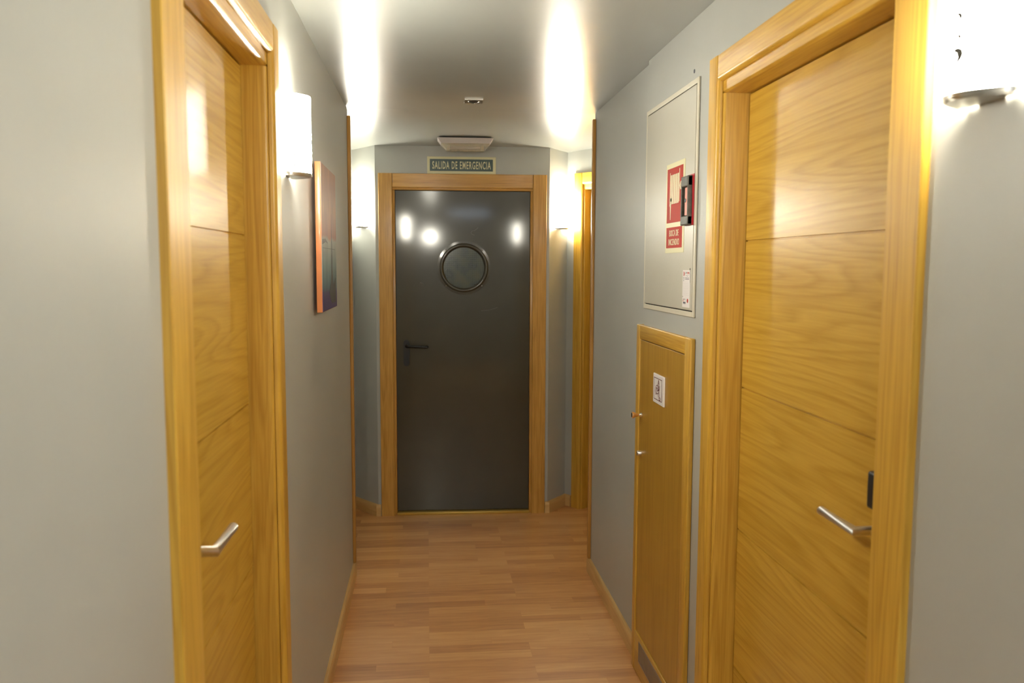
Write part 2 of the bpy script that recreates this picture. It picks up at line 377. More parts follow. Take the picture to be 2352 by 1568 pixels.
baseboard('baseboard_back_right_end', CR - uE * .017, CR + uE * .012, 'pale oak baseboard stub right of the exit door frame')
uS = Vector((.6, -.8))
baseboard('baseboard_lobby_right', DR, DR + uS * .06, 'short oak baseboard beside the lobby door')
baseboard('baseboard_lobby_left', SL, DL, 'oak baseboard along the left lobby wall')

# corner guards at the corridor ends
m = MB(); m.box(XL, XL + .0155, YEL - .028, YEL - .004, .072, 2.262, .0025)
struct(m.build('trim_1', M['trim'], None, 35), 'thin oak corner strip at the end of the left wall', 'trim')
m = MB(); m.box(XR2 - .0155, XR2, YER - .028, YER - .004, .072, 2.262, .0025)
struct(m.build('trim_2', M['trim'], None, 35), 'thin oak corner strip at the end of the right wall', 'trim')

# ------------------------------------------------------------ oak doors (local x along wall, y into the wall, origin on the wall face at the outer casing edge)
def casing_profile(w=.070, t=.015, sharp=False):
    if sharp: return [(0, 0), (0, -t + .002), (.002, -t), (w - .0025, -t), (w, -t + .0025), (w, 0)]
    return [(0, 0), (0, -t + .002), (.002, -t), (w - .014, -t), (w - .008, -t + .0012), (w - .003, -t + .0045), (w, -t + .010), (w, 0)]
def jamb_profile(w0, w1, depth, f=0.001):
    return [(w0, f), (w0, depth), (w1, depth), (w1, f + .010), (w1 - .0015, f + .0045), (w1 - .005, f + .001), (w1 - .010, f)]
def door_frame(root, W, top, depth, mv, mh, cw=.070, jw=.080, t=.015, near=None, nw=.10):
    cp = casing_profile(cw, t); jp = jamb_profile(.032, jw, depth); cpn = casing_profile(nw, t, True); jpn = jamb_profile(.032, nw, depth)
    cA, jA, cB, jB = (cpn, jpn, cp, jp) if near == 0 else (cp, jp, cpn, jpn) if near == 1 else (cp, jp, cp, jp)
    wA, wB = cA[-1][0], cB[-1][0]
    m = MB(); m.prism([(x, y, 0) for x, y in cA], [(x, y, top) for x, y in cA]); m.build('casing_side', mv, root, 30)
    m = MB(); m.prism([(W - x, y, 0) for x, y in cB], [(W - x, y, top) for x, y in cB]); m.build('casing_side', mv, root, 30)
    m = MB(); m.prism([(wA, y, top - x) for x, y in cp], [(W - wB, y, top - x) for x, y in cp]); m.build('casing_head', mh, root, 30)
    zt = top - .102 + .0
    m = MB(); m.prism([(x, y, 0) for x, y in jA], [(x, y, zt) for x, y in jA]); m.build('jamb_side', mv, root, 30)
    m = MB(); m.prism([(W - x, y, 0) for x, y in jB], [(W - x, y, zt) for x, y in jB]); m.build('jamb_side', mv, root, 30)
    hp = [(top - .04, .001), (top - .04, depth), (zt, depth), (zt, .011), (zt + .0015, .0055), (zt + .005, .002), (zt + .010, .001)]
    m = MB(); m.prism([(.036, y, z) for z, y in hp], [(W - .036, y, z) for z, y in hp]); m.build('jamb_head', mh, root, 30)
    return zt
GRV = [.403, .810, 1.217, 1.625]
def leaf_mesh(root, x0, x1, z0, z1, yf, th, mat):
    pr = [(yf + th, z0), (yf, z0)]
    for g in GRV: pr += [(yf, g - .0024), (yf + .0055, g - .0014), (yf + .0055, g + .0014), (yf, g + .0024)]
    pr += [(yf, z1), (yf + th, z1)]
    m = MB(); m.prism([(x0, y, z) for y, z in pr], [(x1, y, z) for y, z in pr])
    return m.build('door_leaf', mat, root)
def lever(parent, x, z, yf, sgn, reach=.057, length=.137, r=.0095):
    m = MB(); m.tube([(x, yf - .002, z), (x, yf - reach, z), (x + sgn * length, yf - reach, z)], r, 24)
    o = m.build('door_handle', M['steel'], parent, 40); o['label'] = 'mitred satin steel lever'
    m = MB(); m.cyl((x, yf, z), (x, yf - .008, z), .025, 32); m.build('handle_rose', M['steel'], parent, 40)

def oak_door(name, loc, deg, W, depth, label, handle, hsgn, lock=False, near=None, nw=.1):
    root = empty(name, loc, deg); struct(root, label, 'door')
    zt = door_frame(root, W, HTOP, .13, M['oak_v'], M['oak_h'], near=near, nw=nw)
    lf = leaf_mesh(root, (nw if near == 0 else .08) + .0042, W - (nw if near == 1 else .08) - .0042, .008, zt - .0045, depth, .04, M['leaf'])
    m = MB(); m.box(.078, .114, depth + .041, .128, 0, zt + .02).box(W - .112, W - .078, depth + .041, .128, 0, zt + .02).box(.08, W - .08, depth + .041, .128, zt - .014, zt + .02)
    m.build('door_stop', M['oak_v'], root)
    lever(lf, handle, 1.046, depth, hsgn)
    if lock:
        x = lock; z = 1.125; m = MB()
        pr = [(x - .037, -.0), (x - .037, -.020), (x - .030, -.027), (x + .030, -.027), (x + .037, -.020), (x + .037, 0)]
        m.box(x - .036, x + .036, depth - .028, depth, z - .037, z + .037, .006, 3)
        m.box(x - .038, x - .030, depth - .026, depth, z - .022, z + .018, .003, 2)
        o = m.build('card_lock', M['black'], lf, 40); o['label'] = 'black card lock'
    return root
oak_door('door_1', (XL, LD0, 0), 90, LD1 - LD0, .060, 'oak panelled door in the left wall, steel lever by its near edge', .262, 1, near=0, nw=.108)
oak_door('door_2', (XR, RD1, 0), -90, RD1 - RD0, .072, 'oak panelled door in the right wall with black card lock above its lever', RD1 - 1.478, -1, lock=RD1 - 1.458, near=1, nw=.100)
P = DR + uS * .070
rd = oak_door('door_3', (P.x, P.y, 0), angS, .96, .060, 'oak door in the lobby, glimpsed behind the end of the right wall', .86, -1)

# ------------------------------------------------------------ emergency exit
cE = (CL + CR) / 2; WE = 1.018
root = empty('door_4', (cE.x - uE.x * WE / 2 + .0005, cE.y - uE.y * WE / 2, 0), angE)
struct(root, 'dark grey steel emergency exit door with round porthole in an oak frame', 'door')
cw = .084; t = .014
cp = [(0, 0), (0, -t + .002), (.002, -t), (cw - .004, -t), (cw, -t + .004), (cw, 0)]
TOPE = 2.103
for s in (0, 1):
    f = (lambda x: x) if s == 0 else (lambda x: WE - x)
    m = MB(); m.prism([(f(x), y, 0) for x, y in cp], [(f(x), y, TOPE) for x, y in cp]); m.build('casing_side', M['oak_old_v'], root, 30)
    m = MB(); m.box(min(f(.058), f(.097)), max(f(.058), f(.097)), .007, .09, 0, 2.006, .002); m.build('jamb_side', M['oak_old_v'], root, 30)
m = MB(); m.prism([(cw + .0018, y * .8, TOPE - x) for x, y in cp], [(WE - cw - .0018, y * .8, TOPE - x) for x, y in cp]); m.build('casing_head', M['oak_old_h'], root, 30)
m = MB(); m.box(.06, WE - .06, .002, .09, 2.006, 2.05, .002); m.build('jamb_head', M['oak_old_h'], root, 30)
m = MB(); m.box(.097, WE - .097, -.004, .085, 0, .016, .002); o = m.build('threshold', M['brass'], root, 30); o['label'] = 'yellow brass threshold strip'
x0, x1 = .100, WE - .100
pcx, pcz = .224 - (cE.x - WE / 2), 1.539
# leaf with a round hole
m = MB(); R0 = .128
def leaf_hole(y):
    n = 64; ring = [Vector((pcx + R0 * math.cos(2 * PI * k / n), y, pcz + R0 * math.sin(2 * PI * k / n))) for k in range(n)]
    rect = []
    for k in range(n):
        a = 2 * PI * k / n; c, s_ = math.cos(a), math.sin(a)
        tx = ((x1 - pcx) / c if c > 1e-6 else (x0 - pcx) / c if c < -1e-6 else 1e9)
        tz = ((2.003 - pcz) / s_ if s_ > 1e-6 else (.02 - pcz) / s_ if s_ < -1e-6 else 1e9)
        q = min(tx, tz); rect.append(Vector((pcx + q * c, y, pcz + q * s_)))
    return ring, rect
rf, qf = leaf_hole(.030); rb, qb = leaf_hole(.078)
V = [[m.bm.verts.new(p) for p in l] for l in (rf, qf, qb, rb)]
for A, B in ((0, 1), (1, 2), (2, 3), (3, 0)):
    for k in range(64): m.bm.faces.new((V[A][k], V[A][(k + 1) % 64], V[B][(k + 1) % 64], V[B][k]))
# corners of the leaf
for cx, cz in ((x0, .02), (x1, .02), (x0, 2.003), (x1, 2.003)):
    near = sorted(range(64), key=lambda k: (qf[k] - Vector((cx, .03, cz))).length)
    i = [k for k in near if abs(qf[k].x - cx) < 1e-5][0]; j = [k for k in near if abs(qf[k].z - cz) < 1e-5][0]
    a, b = m.bm.verts.new((cx, .030, cz)), m.bm.verts.new((cx, .078, cz))
    if i != j: m.bm.faces.new((V[1][i], V[1][j], a)); m.bm.faces.new((V[2][i], V[2][j], b)); m.bm.faces.new((V[1][i], a, b, V[2][i])); m.bm.faces.new((V[1][j], a, b, V[2][j]))
lf = m.build('door_leaf', M['steeldoor'], root); lf['label'] = 'dark grey brown enamelled steel leaf'
m = MB()
m.lathe([(.165, 0), (.165, .0025), (.150, .0035), (.146, .010), (.140, .0135), (.133, .012), (.128, .004), (.1275, -.012), (.1245, -.014), (.1245, -.02), (.1285, -.02), (.1285, -.001)], (pcx, .0295, pcz), (0, -1, 0), 72, closed=True)
m.build('porthole_ring', M['ring'], lf, 50)
m = MB(); m.cyl((pcx, .046, pcz), (pcx, .052, pcz), .1245, 64); g = m.build('porthole_glass', M['wglass'], lf, 40)
m = MB()
k = -.118
while k < .119:
    q = math.sqrt(max(0, .123 ** 2 - k * k))
    m.box(pcx + k - .0003, pcx + k + .0003, .0452, .0458, pcz - q, pcz + q); m.box(pcx - q, pcx + q, .0452, .0458, pcz + k - .0003, pcz + k + .0003); k += .0125
m.build('glass_wire', simple('thin_wire_mesh', (.12, .12, .10), .4, .5), lf)
for a in (45, 135, 225, 315):
    m = MB(); a = math.radians(a); m.lathe([(.004, 0), (.004, .001), (.002, .003), (.0004, .0035)], (pcx + .1545 * math.cos(a), .026, pcz + .1545 * math.sin(a)), (0, -1, 0), 16); m.build('screw_head', M['chrome'], lf, 60)
m = MB(); pz = lambda X, Z: (X - (cE.x - WE / 2), .0295, Z)
m.tube([pz(.312, 1.785), pz(.292, 1.768), pz(.275, 1.765), pz(.268, 1.755), pz(.272, 1.745), pz(.290, 1.738)], .0006, 6)
m.build('paint_scratch', simple('pale_scratch', (.22, .21, .18), .6), lf)
m = MB(); m.tube([pz(-.045, 1.448), pz(-.030, 1.445), pz(-.018, 1.434)], .0012, 6); m.build('paint_scratch', bpy.data.materials['pale_scratch'], lf)
m = MB(); m.tube([pz(.33, 1.275), pz(.38, 1.280), pz(.43, 1.296)], .0006, 6); m.build('paint_scratch', bpy.data.materials['pale_scratch'], lf)
# handle: long black plate and lever
hx = -.130 - (cE.x - WE / 2); m = MB()
n = 16; loop = [(hx + .0185 * math.cos(PI * k / n), 1.096 - .0185 + .0185 * math.sin(PI * k / n)) for k in range(n + 1)] + [(hx - .0185 * math.cos(PI * k / n), .934 + .0185 - .0185 * math.sin(PI * k / n)) for k in range(n + 1)]
m.prism([(x, .0295, z) for x, z in loop], [(x, .0215, z) for x, z in loop]); hp = m.build('handle_plate', M['blackm'], lf, 40)
m = MB(); m.tube([(hx + .002, .024, 1.061), (hx + .002, -.020, 1.061), (hx + .016, -.032, 1.061), (hx + .125, -.032, 1.056), (hx + .128, -.02, 1.056)], .0085, 16)
m.build('door_handle', M['blackm'], lf, 50)['label'] = 'matt black lever handle'

# exit sign over the door
sgc = Vector((.211, 0)); yl = lambda x: CL.y + (x - CL.x) * (CR.y - CL.y) / (CR.x - CL.x)
root = empty('exit_sign', (.211, yl(.211), 2.104), angE)
tag(root, 'SALIDA DE EMERGENCIA sign in green and cream above the exit door', 'sign')
m = MB(); m.box(-.207, .207, -.003, 0, 0, .102, .0008); m.build('sign_board', M['sign_cream'], root)
m = MB(); m.box(-.191, .189, -.0036, -.0028, .016, .087); m.build('green_panel', M['sign_green'], root)
m = shift(text_bm('SALIDA DE EMERGENCIA', .352, .046, .016), (.0, -.0038, .051)); m.build('lettering', M['sign_cream'], root)

# emergency luminaire on the ceiling in front of the exit
zc = ceil_z(4.78)
root = empty('emergency_light', (.221, 4.80, zc - .002), -1.2); tag(root, 'ribbed emergency light with clear diffuser on the ceiling above the exit sign', 'lamp')
def frust(m, w0, d0, z0, w1, d1, z1):
    a = [(-w0, -d0, z0), (w0, -d0, z0), (w0, d0, z0), (-w0, d0, z0)]; b = [(-w1, -d1, z1), (w1, -d1, z1), (w1, d1, z1), (-w1, d1, z1)]
    return m.prism(a, b)
m = MB(); frust(m, .146, .060, 0, .146, .060, -.005); m.build('mounting_plate', M['blackm'], root)
m = MB()
for k in range(6):
    f0, f1 = k / 6, (k + .62) / 6
    w = lambda f: .158 - .020 * f
    frust(m, w(f0), .075 - .012 * f0, -.004 - .028 * f0, w(f1), .075 - .012 * f1, -.004 - .028 * f1)
    frust(m, w(f1) - .002, .073 - .012 * f1, -.004 - .028 * f1, w(f1) - .002, .073 - .012 * f1, -.004 - .028 * (k + 1) / 6)
m.build('ribbed_housing', M['pinkplate'], root)
m = MB(); frust(m, .138, .062, -.0322, .108, .045, -.066); o = m.build('clear_diffuser', M['clear'], root)
m = MB(); m.cyl((-.085, -.012, -.047), (.085, -.012, -.047), .007, 16); m.build('tube_lamp', M['white'], root, 40)
for s in (-1, 1):
    m = MB(); m.box(s * .096 - .009, s * .096 + .009, -.022, .006, -.058, -.034, .003); m.build('tube_holder', M['wplate'], root)

# recessed downlight
root = empty('recessed_downlight', (.213, 3.80, ZC), 0); tag(root, 'small unlit square downlight set in the corridor ceiling', 'lamp')
m = MB(); h = .041; n = 48
sq = []
for k in range(n):
    a = 2 * PI * k / n; c, s_ = math.cos(a), math.sin(a); q = h / max(abs(c), abs(s_)); sq.append((q * c, q * s_))
ring = [(.029 * math.cos(2 * PI * k / n), .029 * math.sin(2 * PI * k / n)) for k in range(n)]
V = [[m.bm.verts.new((x, y, z)) for x, y in l] for l, z in ((sq, -.0002), (sq, -.006), (ring, -.006), ([(x * .95, y * .95) for x, y in ring], -.0002))]
for A, B in ((0, 1), (1, 2), (2, 3)):
    for k in range(n): m.bm.faces.new((V[A][k], V[A][(k + 1) % n], V[B][(k + 1) % n], V[B][k]))
m.build('bezel', M['silv'], root, 30)
m = MB(); m.lathe([(.0272, -.0005), (.0272, -.0015), (.024, -.0065), (.016, -.011), (.006, -.013), (.0005, -.0132)], (0, 0, 0), (0, 0, 1), 40); m.build('lamp_glass', simple('dark_lamp_glass', (.05, .045, .04), .12, coat=1.), root, 50)
m = MB(); m.lathe([(.008, -.0128), (.008, -.0142), (.0005, -.0146)], (.006, 0, 0), (0, 0, 1), 24); m.build('lamp_cap', M['chrome'], root, 50)

# ------------------------------------------------------------ wall sconces
def arc_pts(n=20, hw=.064, y0=.014, sag=.052, off=0.):
    out = []
    for i in range(n + 1):
        x = -hw + 2 * hw * i / n; out.append((x, -(y0 + sag * (1 - (x / hw) ** 2)) + off))
    return out
def add_strip(m, o, i, z0, z1):
    m.prism([(x, y, z0) for x, y in o + i[::-1]], [(x, y, z1) for x, y in o + i[::-1]])
def make_sconce(loc, deg):
    root = empty('wall_sconce', loc, deg)
    m = MB(); m.box(-.030, .030, -.032, 0, .0, .200, .002); m.build('wall_bracket', M['wplate'], root, 30)
    o = arc_pts(); i = [(x, y + .004) for x, y in o]
    m = MB(); add_strip(m, o, i, .004, .207); s = m.build('glass_shade', M['shade'], root, 50); s['label'] = 'glowing white curved glass shade'
    # nickel foot following the glass
    oo = arc_pts(off=-.0012); m = MB(); add_strip(m, oo, [(x, y + .0065) for x, y in oo], -.004, .0036)
    fl = arc_pts(20, .061, .012, .051); loop = fl + [(.056, -.003), (-.056, -.003)]
    m.prism([(x, y, -.006) for x, y in loop], [(x, y, -.003) for x, y in loop])  # plate reaching back to the wall is added to block light leaking downward
    m.box(-.030, .030, -.032, -.0005, -.006, -.0005); m.build('nickel_foot', M['silv'], root, 40)
    m = MB(); m.cyl((0, -.047, .070), (0, -.047, .140), .0075, 16); m.build('bulb', M['bulb'], root, 40)
    # comma shaped cut-outs printed on the glass
    def comma(x, z, s, tall=1.):
        yy = lambda xx: -(.014 + .052 * (1 - (xx / .064) ** 2)) - .0012
        P_ = [(0, 1), (.45, .75), (.6, .2), (.45, -.35), (.05, -.85), (-.35, -1.05), (-.55, -.95), (-.15, -.55), (.05, -.1), (-.05, .35), (-.4, .6), (-.45, .85)]
        l0 = [(x + s * a, yy(x + s * a), z + s * tall * b) for a, b in P_]
        m.prism(l0, [(a, b - .0004, c) for a, b, c in l0])
    for cx in (-.055, .012):
        m = MB()
        if cx < 0: comma(cx, .020, .0035, 1.2); comma(cx, .032, .0035, 1.2); comma(cx, .045, .0035, 1.2); m.build('shade_motif', M['greyp'], root); continue
        comma(cx, .052, .015, .85); comma(cx, .077, .010, .6); comma(cx, .104, .010, .85)
        m.build('shade_motif', M['greyp'], root)
    return root
def copy_tree(o, parent=None):
    c = o.copy(); COL.objects.link(c); c.parent = parent
    for ch in [x for x in bpy.data.objects if x.parent == o]: copy_tree(ch, c)
    return c
ZS = 1.797
s1 = make_sconce((XL, 2.312, ZS), 90)
tag(s1, 'lit glass sconce on the left wall between oak door and canvas', 'sconce', 'curved glass wall sconces')
specs = [((XR, 1.128, ZS), -90, 'large lit glass sconce at the upper right, beside the right oak door'),
         (None, 'L', 'lit glass sconce on the splayed wall left of the exit door'),
         (None, 'R', 'lit glass sconce on the splayed wall right of the exit door')]
for loc, deg, lab in specs:
    c = copy_tree(s1)
    if loc is None:
        a, b = (DL, CL) if deg == 'L' else (CR, DR)
        p = a.lerp(b, .5); ang = math.atan2(b.y - a.y, b.x - a.x); c.location = (p.x, p.y, ZS - .012); c.rotation_euler = (0, 0, ang)
    else: c.location = loc; c.rotation_euler = (0, 0, math.radians(deg))
    c['label'] = lab

# ------------------------------------------------------------ canvas on the left wall
cy0, cy1 = 2.783, 3.215; cz0, cz1 = 1.397, 1.892; cd = .0305
root = empty('canvas_picture', (XL, cy0, cz0), 90); tag(root, 'tall abstract canvas in salmon and blue with orange edges on the left wall', 'painting')
W = cy1 - cy0; H = cz1 - cz0
m = MB(); m.box(0, W, -cd, -.012, 0, H, .0015); m.build('stretched_edge', M['canvas_edge'], root, 30)
m = MB(); m.box(.002, W - .002, -cd - .0012, -cd + .0004, .002, H - .002); m.build('painted_face', M['canvas'], root)
m = MB(); yy = -cd - .0016
def flat(m, pts, y=yy): m.prism([(x, y, z) for x, z in pts], [(x, y + .0003, z) for x, z in pts])
flat(m, [(.19, .06), (.235, .03), (.27, .02), (.36, .02), (.388, .02), (.388, .11), (.36, .10), (.33, .085), (.31, .10), (.295, .13), (.29, .19), (.283, .20), (.276, .34), (.272, .20), (.262, .19), (.258, .13), (.24, .10)])
flat(m, [(.005, .243), (.10, .247), (.16, .232), (.10, .236), (.005, .225)])
flat(m, [(.02, .214), (.385, .214), (.385, .2155), (.02, .2155)])
m.build('dark_strokes', M['art_dark'], root)
m = MB(); m.box(.16, W - .06, -.0125, -.0002, H - .12, H - .09); m.build('hanging_batten', M['oak_h'], root)
# tiny nail holes / marks on the wall
# ------------------------------------------------------------ fire hose cabinet on the right wall
FX = XR - .0; fy0, fy1 = 2.415, 2.998; fz0, fz1 = 1.400, 2.112
root = empty('fire_hose_cabinet', (FX, fy1, fz0), -90); tag(root, 'cream enamelled fire hose cabinet with red hose sign on the right wall', 'cabinet')
W = fy1 - fy0; H = fz1 - fz0
m = MB(); m.box(0, W, -.0008, 0, 0, H); m.build('dark_seam', M['dark'], root)
m = MB(); b = .016
m.box(0, b, -.006, -.0008, 0, H, .0015).box(W - b, W, -.006, -.0008, 0, H, .0015).box(b, W - b, -.006, -.0008, H - b, H, .0015).box(b, W - b, -.006, -.0008, 0, b, .0015)
m.build('cabinet_frame', M['creamf'], root)
m = MB(); m.box(b + .004, W - b - .001, -.0075, -.0008, b + .004, H - b - .004, .0012); dr = m.build('cabinet_door', M['cream'], root)
for z in (H - .075, .03):
    m = MB(); m.box(b + .001, b + .0045, -.0085, -.0008, z, z + .05); m.build('hinge', M['creamf'], dr)
yf = -.0076
def Y2x(y): return fy1 - y
# hose sign
sx0, sx1 = Y2x(2.718), Y2x(2.520); sz0, sz1 = 1.598 - fz0, 1.888 - fz0
m = MB(); m.box(sx0, sx1, yf - .0012, yf, sz0, sz1, .0004); sg = m.build('hose_sign', M['sign_cream'], root); sg['label'] = 'BOCA DE INCENDIO sign with hose symbol'
m = MB(); m.box(sx0 + .012, sx1 - .018, yf - .0018, yf - .001, sz0 + .098, sz1 - .016).box(sx0 + .012, sx1 - .018, yf - .0018, yf - .001, sz0 + .016, sz0 + .083)
m.build('red_field', M['red'], sg)
m = MB(); cx = (sx0 + sx1) / 2 - .003; y = yf - .0021
def fb(x0, x1, z0, z1): m.box(x0, x1, y, y + .0005, z0, z1)
zb, zt_ = sz0 + .158, sz0 + .252
for k in range(5): fb(cx - .046 + k * .0185, cx - .032 + k * .0185, zb, zt_)
fb(cx - .054, cx - .050, zb - .006, zt_ + .008); fb(cx + .046, cx + .051, zb + .004, zt_ + .014)
fb(cx - .052, cx - .030, zb + .008, zb + .020); fb(cx + .050, cx + .060, zb + .050, zb + .056)
m.prism([(cx - .050, y, zb + .003), (cx - .038, y, zb + .003), (cx - .042, y, zb - .050), (cx - .047, y, zb - .050)], [(cx - .050, y + .0005, zb + .003), (cx - .038, y + .0005, zb + .003), (cx - .042, y + .0005, zb - .050), (cx - .047, y + .0005, zb - .050)])
m.cyl((cx + .068, y, zb + .053), (cx + .068, y + .0005, zb + .053), .014, 24)
m.build('hose_symbol', M['sign_cream'], sg)
m = MB(); m.cyl((cx + .068, y - .0004, zb + .0585), (cx + .068, y, zb + .0585), .0022, 12).cyl((cx + .068, y - .0004, zb + .0475), (cx + .068, y, zb + .0475), .0022, 12); m.cyl((cx + .0625, y - .0004, zb + .053), (cx + .0625, y, zb + .053), .0018, 12).cyl((cx + .0735, y - .0004, zb + .053), (cx + .0735, y, zb + .053), .0018, 12); m.build('wheel_hole', M['red'], sg)
m = shift(text_bm('BOCA DE', .098, .0205, .018), ((sx0 + sx1) / 2 - .003, yf - .002, sz0 + .064)); m.build('lettering', M['sign_cream'], sg)
m = shift(text_bm('INCENDIO', .114, .0205, .018), ((sx0 + sx1) / 2 - .003, yf - .002, sz0 + .035)); m.build('lettering', M['sign_cream'], sg)
# latch: dark pull with red insert on a red plate
lx0, lx1 = Y2x(2.512), Y2x(2.432); lz0, lz1 = 1.680 - fz0, 1.828 - fz0
m = MB(); m.box(lx0 + .004, lx1 + .002, yf - .0015, yf, lz0 - .001, lz1 + .004); lt = m.build('latch', M['redm'], root)
m = MB()
xa, xb = lx0, lx1 - .012
m.box(xa, xa + .007, yf - .016, yf, lz0, lz1, .002).box(xb - .006, xb, yf - .016, yf, lz0, lz1, .002).box(xa, xb, yf - .016, yf, lz1 - .032, lz1, .003).box(xa, xb, yf - .016, yf, lz0, lz0 + .028, .003)
m.build('latch_surround', M['greyp'], lt)
m = MB(); m.box(xa + .022, xb - .006, yf - .010, yf, lz0 + .030, lz1 - .034, .001); m.build('latch_flap', M['pinkred'], lt)
m = MB(); m.box(xa + .006, xa + .022, yf - .002, yf - .0002, lz0 + .026, lz1 - .03); m.build('latch_recess', M['blackm'], lt)
m = MB(); m.cyl((xa + .030, yf - .0115, lz0 + .075), (xa + .030, yf - .009, lz0 + .075), .006, 16); m.build('latch_eye', M['black'], lt)
# slot under the latch
m = MB(); zz = 1.549 - fz0; m.box(Y2x(2.450) - .002, Y2x(2.450), yf - .0006, yf, zz - .045, zz).box(Y2x(2.450) - .005, Y2x(2.450), yf - .0006, yf, zz - .007, zz); m.build('door_slot', M['dark'], dr)
# inspection label
px0, px1, pz0, pz1 = Y2x(2.522), Y2x(2.450), 1.428 - fz0, 1.543 - fz0
m = MB(); m.box(px0, px1, yf - .0007, yf, pz0, pz1); lb = m.build('inspection_label', M['paper'], root); lb['label'] = 'white inspection label with red emblem and small print'
m = MB(); y = yf - .0010
def lbx(a, b_, c, d): m.box(px0 + a, px0 + b_, y, y + .0003, pz1 - d, pz1 - c)
lbx(.026, .044, .006, .0075); lbx(.027, .033, .010, .012); lbx(.033, .040, .0085, .010); lbx(.028, .062, .0165, .0172); lbx(.042, .052, .019, .0196)
for r in range(3):
    for a, w in ((.006, .008), (.022, .007), (.034, .010), (.050, .010)):
        if r == 2 and a > .02: continue
        lbx(a, a + w, .0225 + r * .0045, .0240 + r * .0045)
lbx(.008, .030, .0895, .091); lbx(.010, .034, .0985, .1035); lbx(.012, .033, .1045, .1052); lbx(.002, .008, .0815, .083)
m.build('small_print', M['ink'], lb)
m = MB()
for k in range(9): lbx(.005, .064, .036 + k * .0051, .0364 + k * .0051)
lbx(.032, .064, .0255, .0295)
m.build('ruled_lines', M['inkl'], lb)
m = MB(); lbx(.046, .064, .006, .009); lbx(.044, .066, .0102, .0118); lbx(.004, .018, .0925, .0935); lbx(.004, .018, .0955, .0965)
m.cyl((px0 + .053, y, pz1 - .094), (px0 + .053, y + .0003, pz1 - .094), .0065, 24)
q = [(math.cos(a), math.sin(a)) for a in [PI / 2 - PI * k / 12 for k in range(13)]]; cx, cz = px0 + .008, pz1 - .0115
m.build('red_print', M['red'], lb); m = MB(); lo = [(cx + .011 * a, y, cz + .0075 * b_) for a, b_ in q] + [(cx + .003 * a, y, cz + .0070 * b_) for a, b_ in q[::-1]]
m.prism(lo, [(a, b_ + .0003, c) for a, b_, c in lo]); m.build('red_emblem', M['red'], lb)

# small wall mark above the cabinet
m = MB(); m.cyl((XR + .0005, 2.478, 2.140), (XR - .001, 2.478, 2.140), .006, 12); o = m.build('wall_plug', M['ink'])
tag(o, 'tiny dark screw hole in the wall above the fire hose cabinet', 'screw hole')

# ------------------------------------------------------------ low oak cupboard under it
ky0, ky1 = 2.405, 3.046; KT = 1.337
root = empty('wall_cupboard', (XR, ky1, 0), -90); tag(root, 'narrow oak cupboard with round knob under the fire hose cabinet', 'cupboard')
W = ky1 - ky0; F = -.017; bw = .056
def rb_(m, x0, x1, z0, z1, inner):   # board with rounded arrises
    m.box(x0, x1, F, -.0005, z0, z1, .0035, 3)
m = MB(); m.box(0, .0435, F, .0145, 0, KT, .0035, 3); m.build('frame_side', M['oak_v'], root, 40)
m = MB(); m.box(W - bw, W, F, -.0005, 0, KT, .0035, 3); m.build('frame_side', M['oak_v'], root, 40)
m = MB(); m.box(.0437, W - bw - .0002, F + .0005, -.0005, KT - .052, KT, .003, 3); m.build('frame_head', M['oak_h'], root, 40)
m = MB(); m.box(.0437, W - bw - .0002, F + .0005, -.0005, 0, .160, .003, 3); m.build('plinth_board', M['oak_h'], root, 40)
m = MB(); m.box(.0437, W - bw - .0002, -.0030, -.0006, .158, KT - .05); m.build('dark_seam', M['dark'], root)
m = MB(); m.box(.0455, W - bw - .0015, -.0125, -.0031, .1625, KT - .0555, .001); kd = m.build('cupboard_door', M['cup_door'], root); kd['label'] = 'duller amber oak door panel'
for z in (1.130, .378):
    m = MB(); m.box(W - bw - .004, W - bw + .0002, -.0145, -.0122, z - .045, z + .0, .0005); m.build('hinge', M['trim'], kd)
kx = ky1 - 2.968
m = MB(); m.lathe([(.004, 0), (.0085, .0005), (.0085, .003), (.005, .006), (.0042, .010), (.0042, .012)], (kx, -.0125, 1.003), (0, -1, 0), 24); m.build('knob_base', M['chrome'], kd, 50)
m = MB(); m.lathe([(.005, 0), (.0055, .004), (.0075, .012), (.0115, .019), (.0125, .0225), (.0115, .0245), (.0115, .0246)], (kx, -.0245, 1.003), (0, -1, 0), 32); m.build('knob', simple('varnished_orange_wood', (.62, .28, .07), .3, coat=.8), kd, 50)
m = MB(); m.lathe([(.0085, 0), (.0085, .0015), (.001, .002)], (kx, -.0488, 1.003), (0, -1, 0), 24); m.build('knob_cap', M['chrome'], kd, 50)
m = MB(); m.lathe([(.0095, 0), (.0095, .013), (.008, .015), (.0005, .0152)], (kx, -.0125, .858), (0, -1, 0), 24); m.build('cam_lock', M['steel'], kd, 40)
# grille in the plinth
gx0, gx1 = ky1 - 2.935, ky1 - 2.50; m = MB()
m.box(gx0, gx1, F - .0008, F + .001, .062, .066).box(gx0, gx1, F - .0008, F + .001, .138, .142).box(gx0, gx0 + .004, F - .0008, F + .001, .062, .142).box(gx1 - .004, gx1, F - .0008, F + .001, .062, .142)
m.build('vent_frame', M['alu'], root)
m = MB(); x = gx0 + .007
while x < gx1 - .006:
    m.box(x, x + .0045, F - .0002, F + .0008, .068, .136); x += .0085
m.build('vent_grille', M['alu'], root)
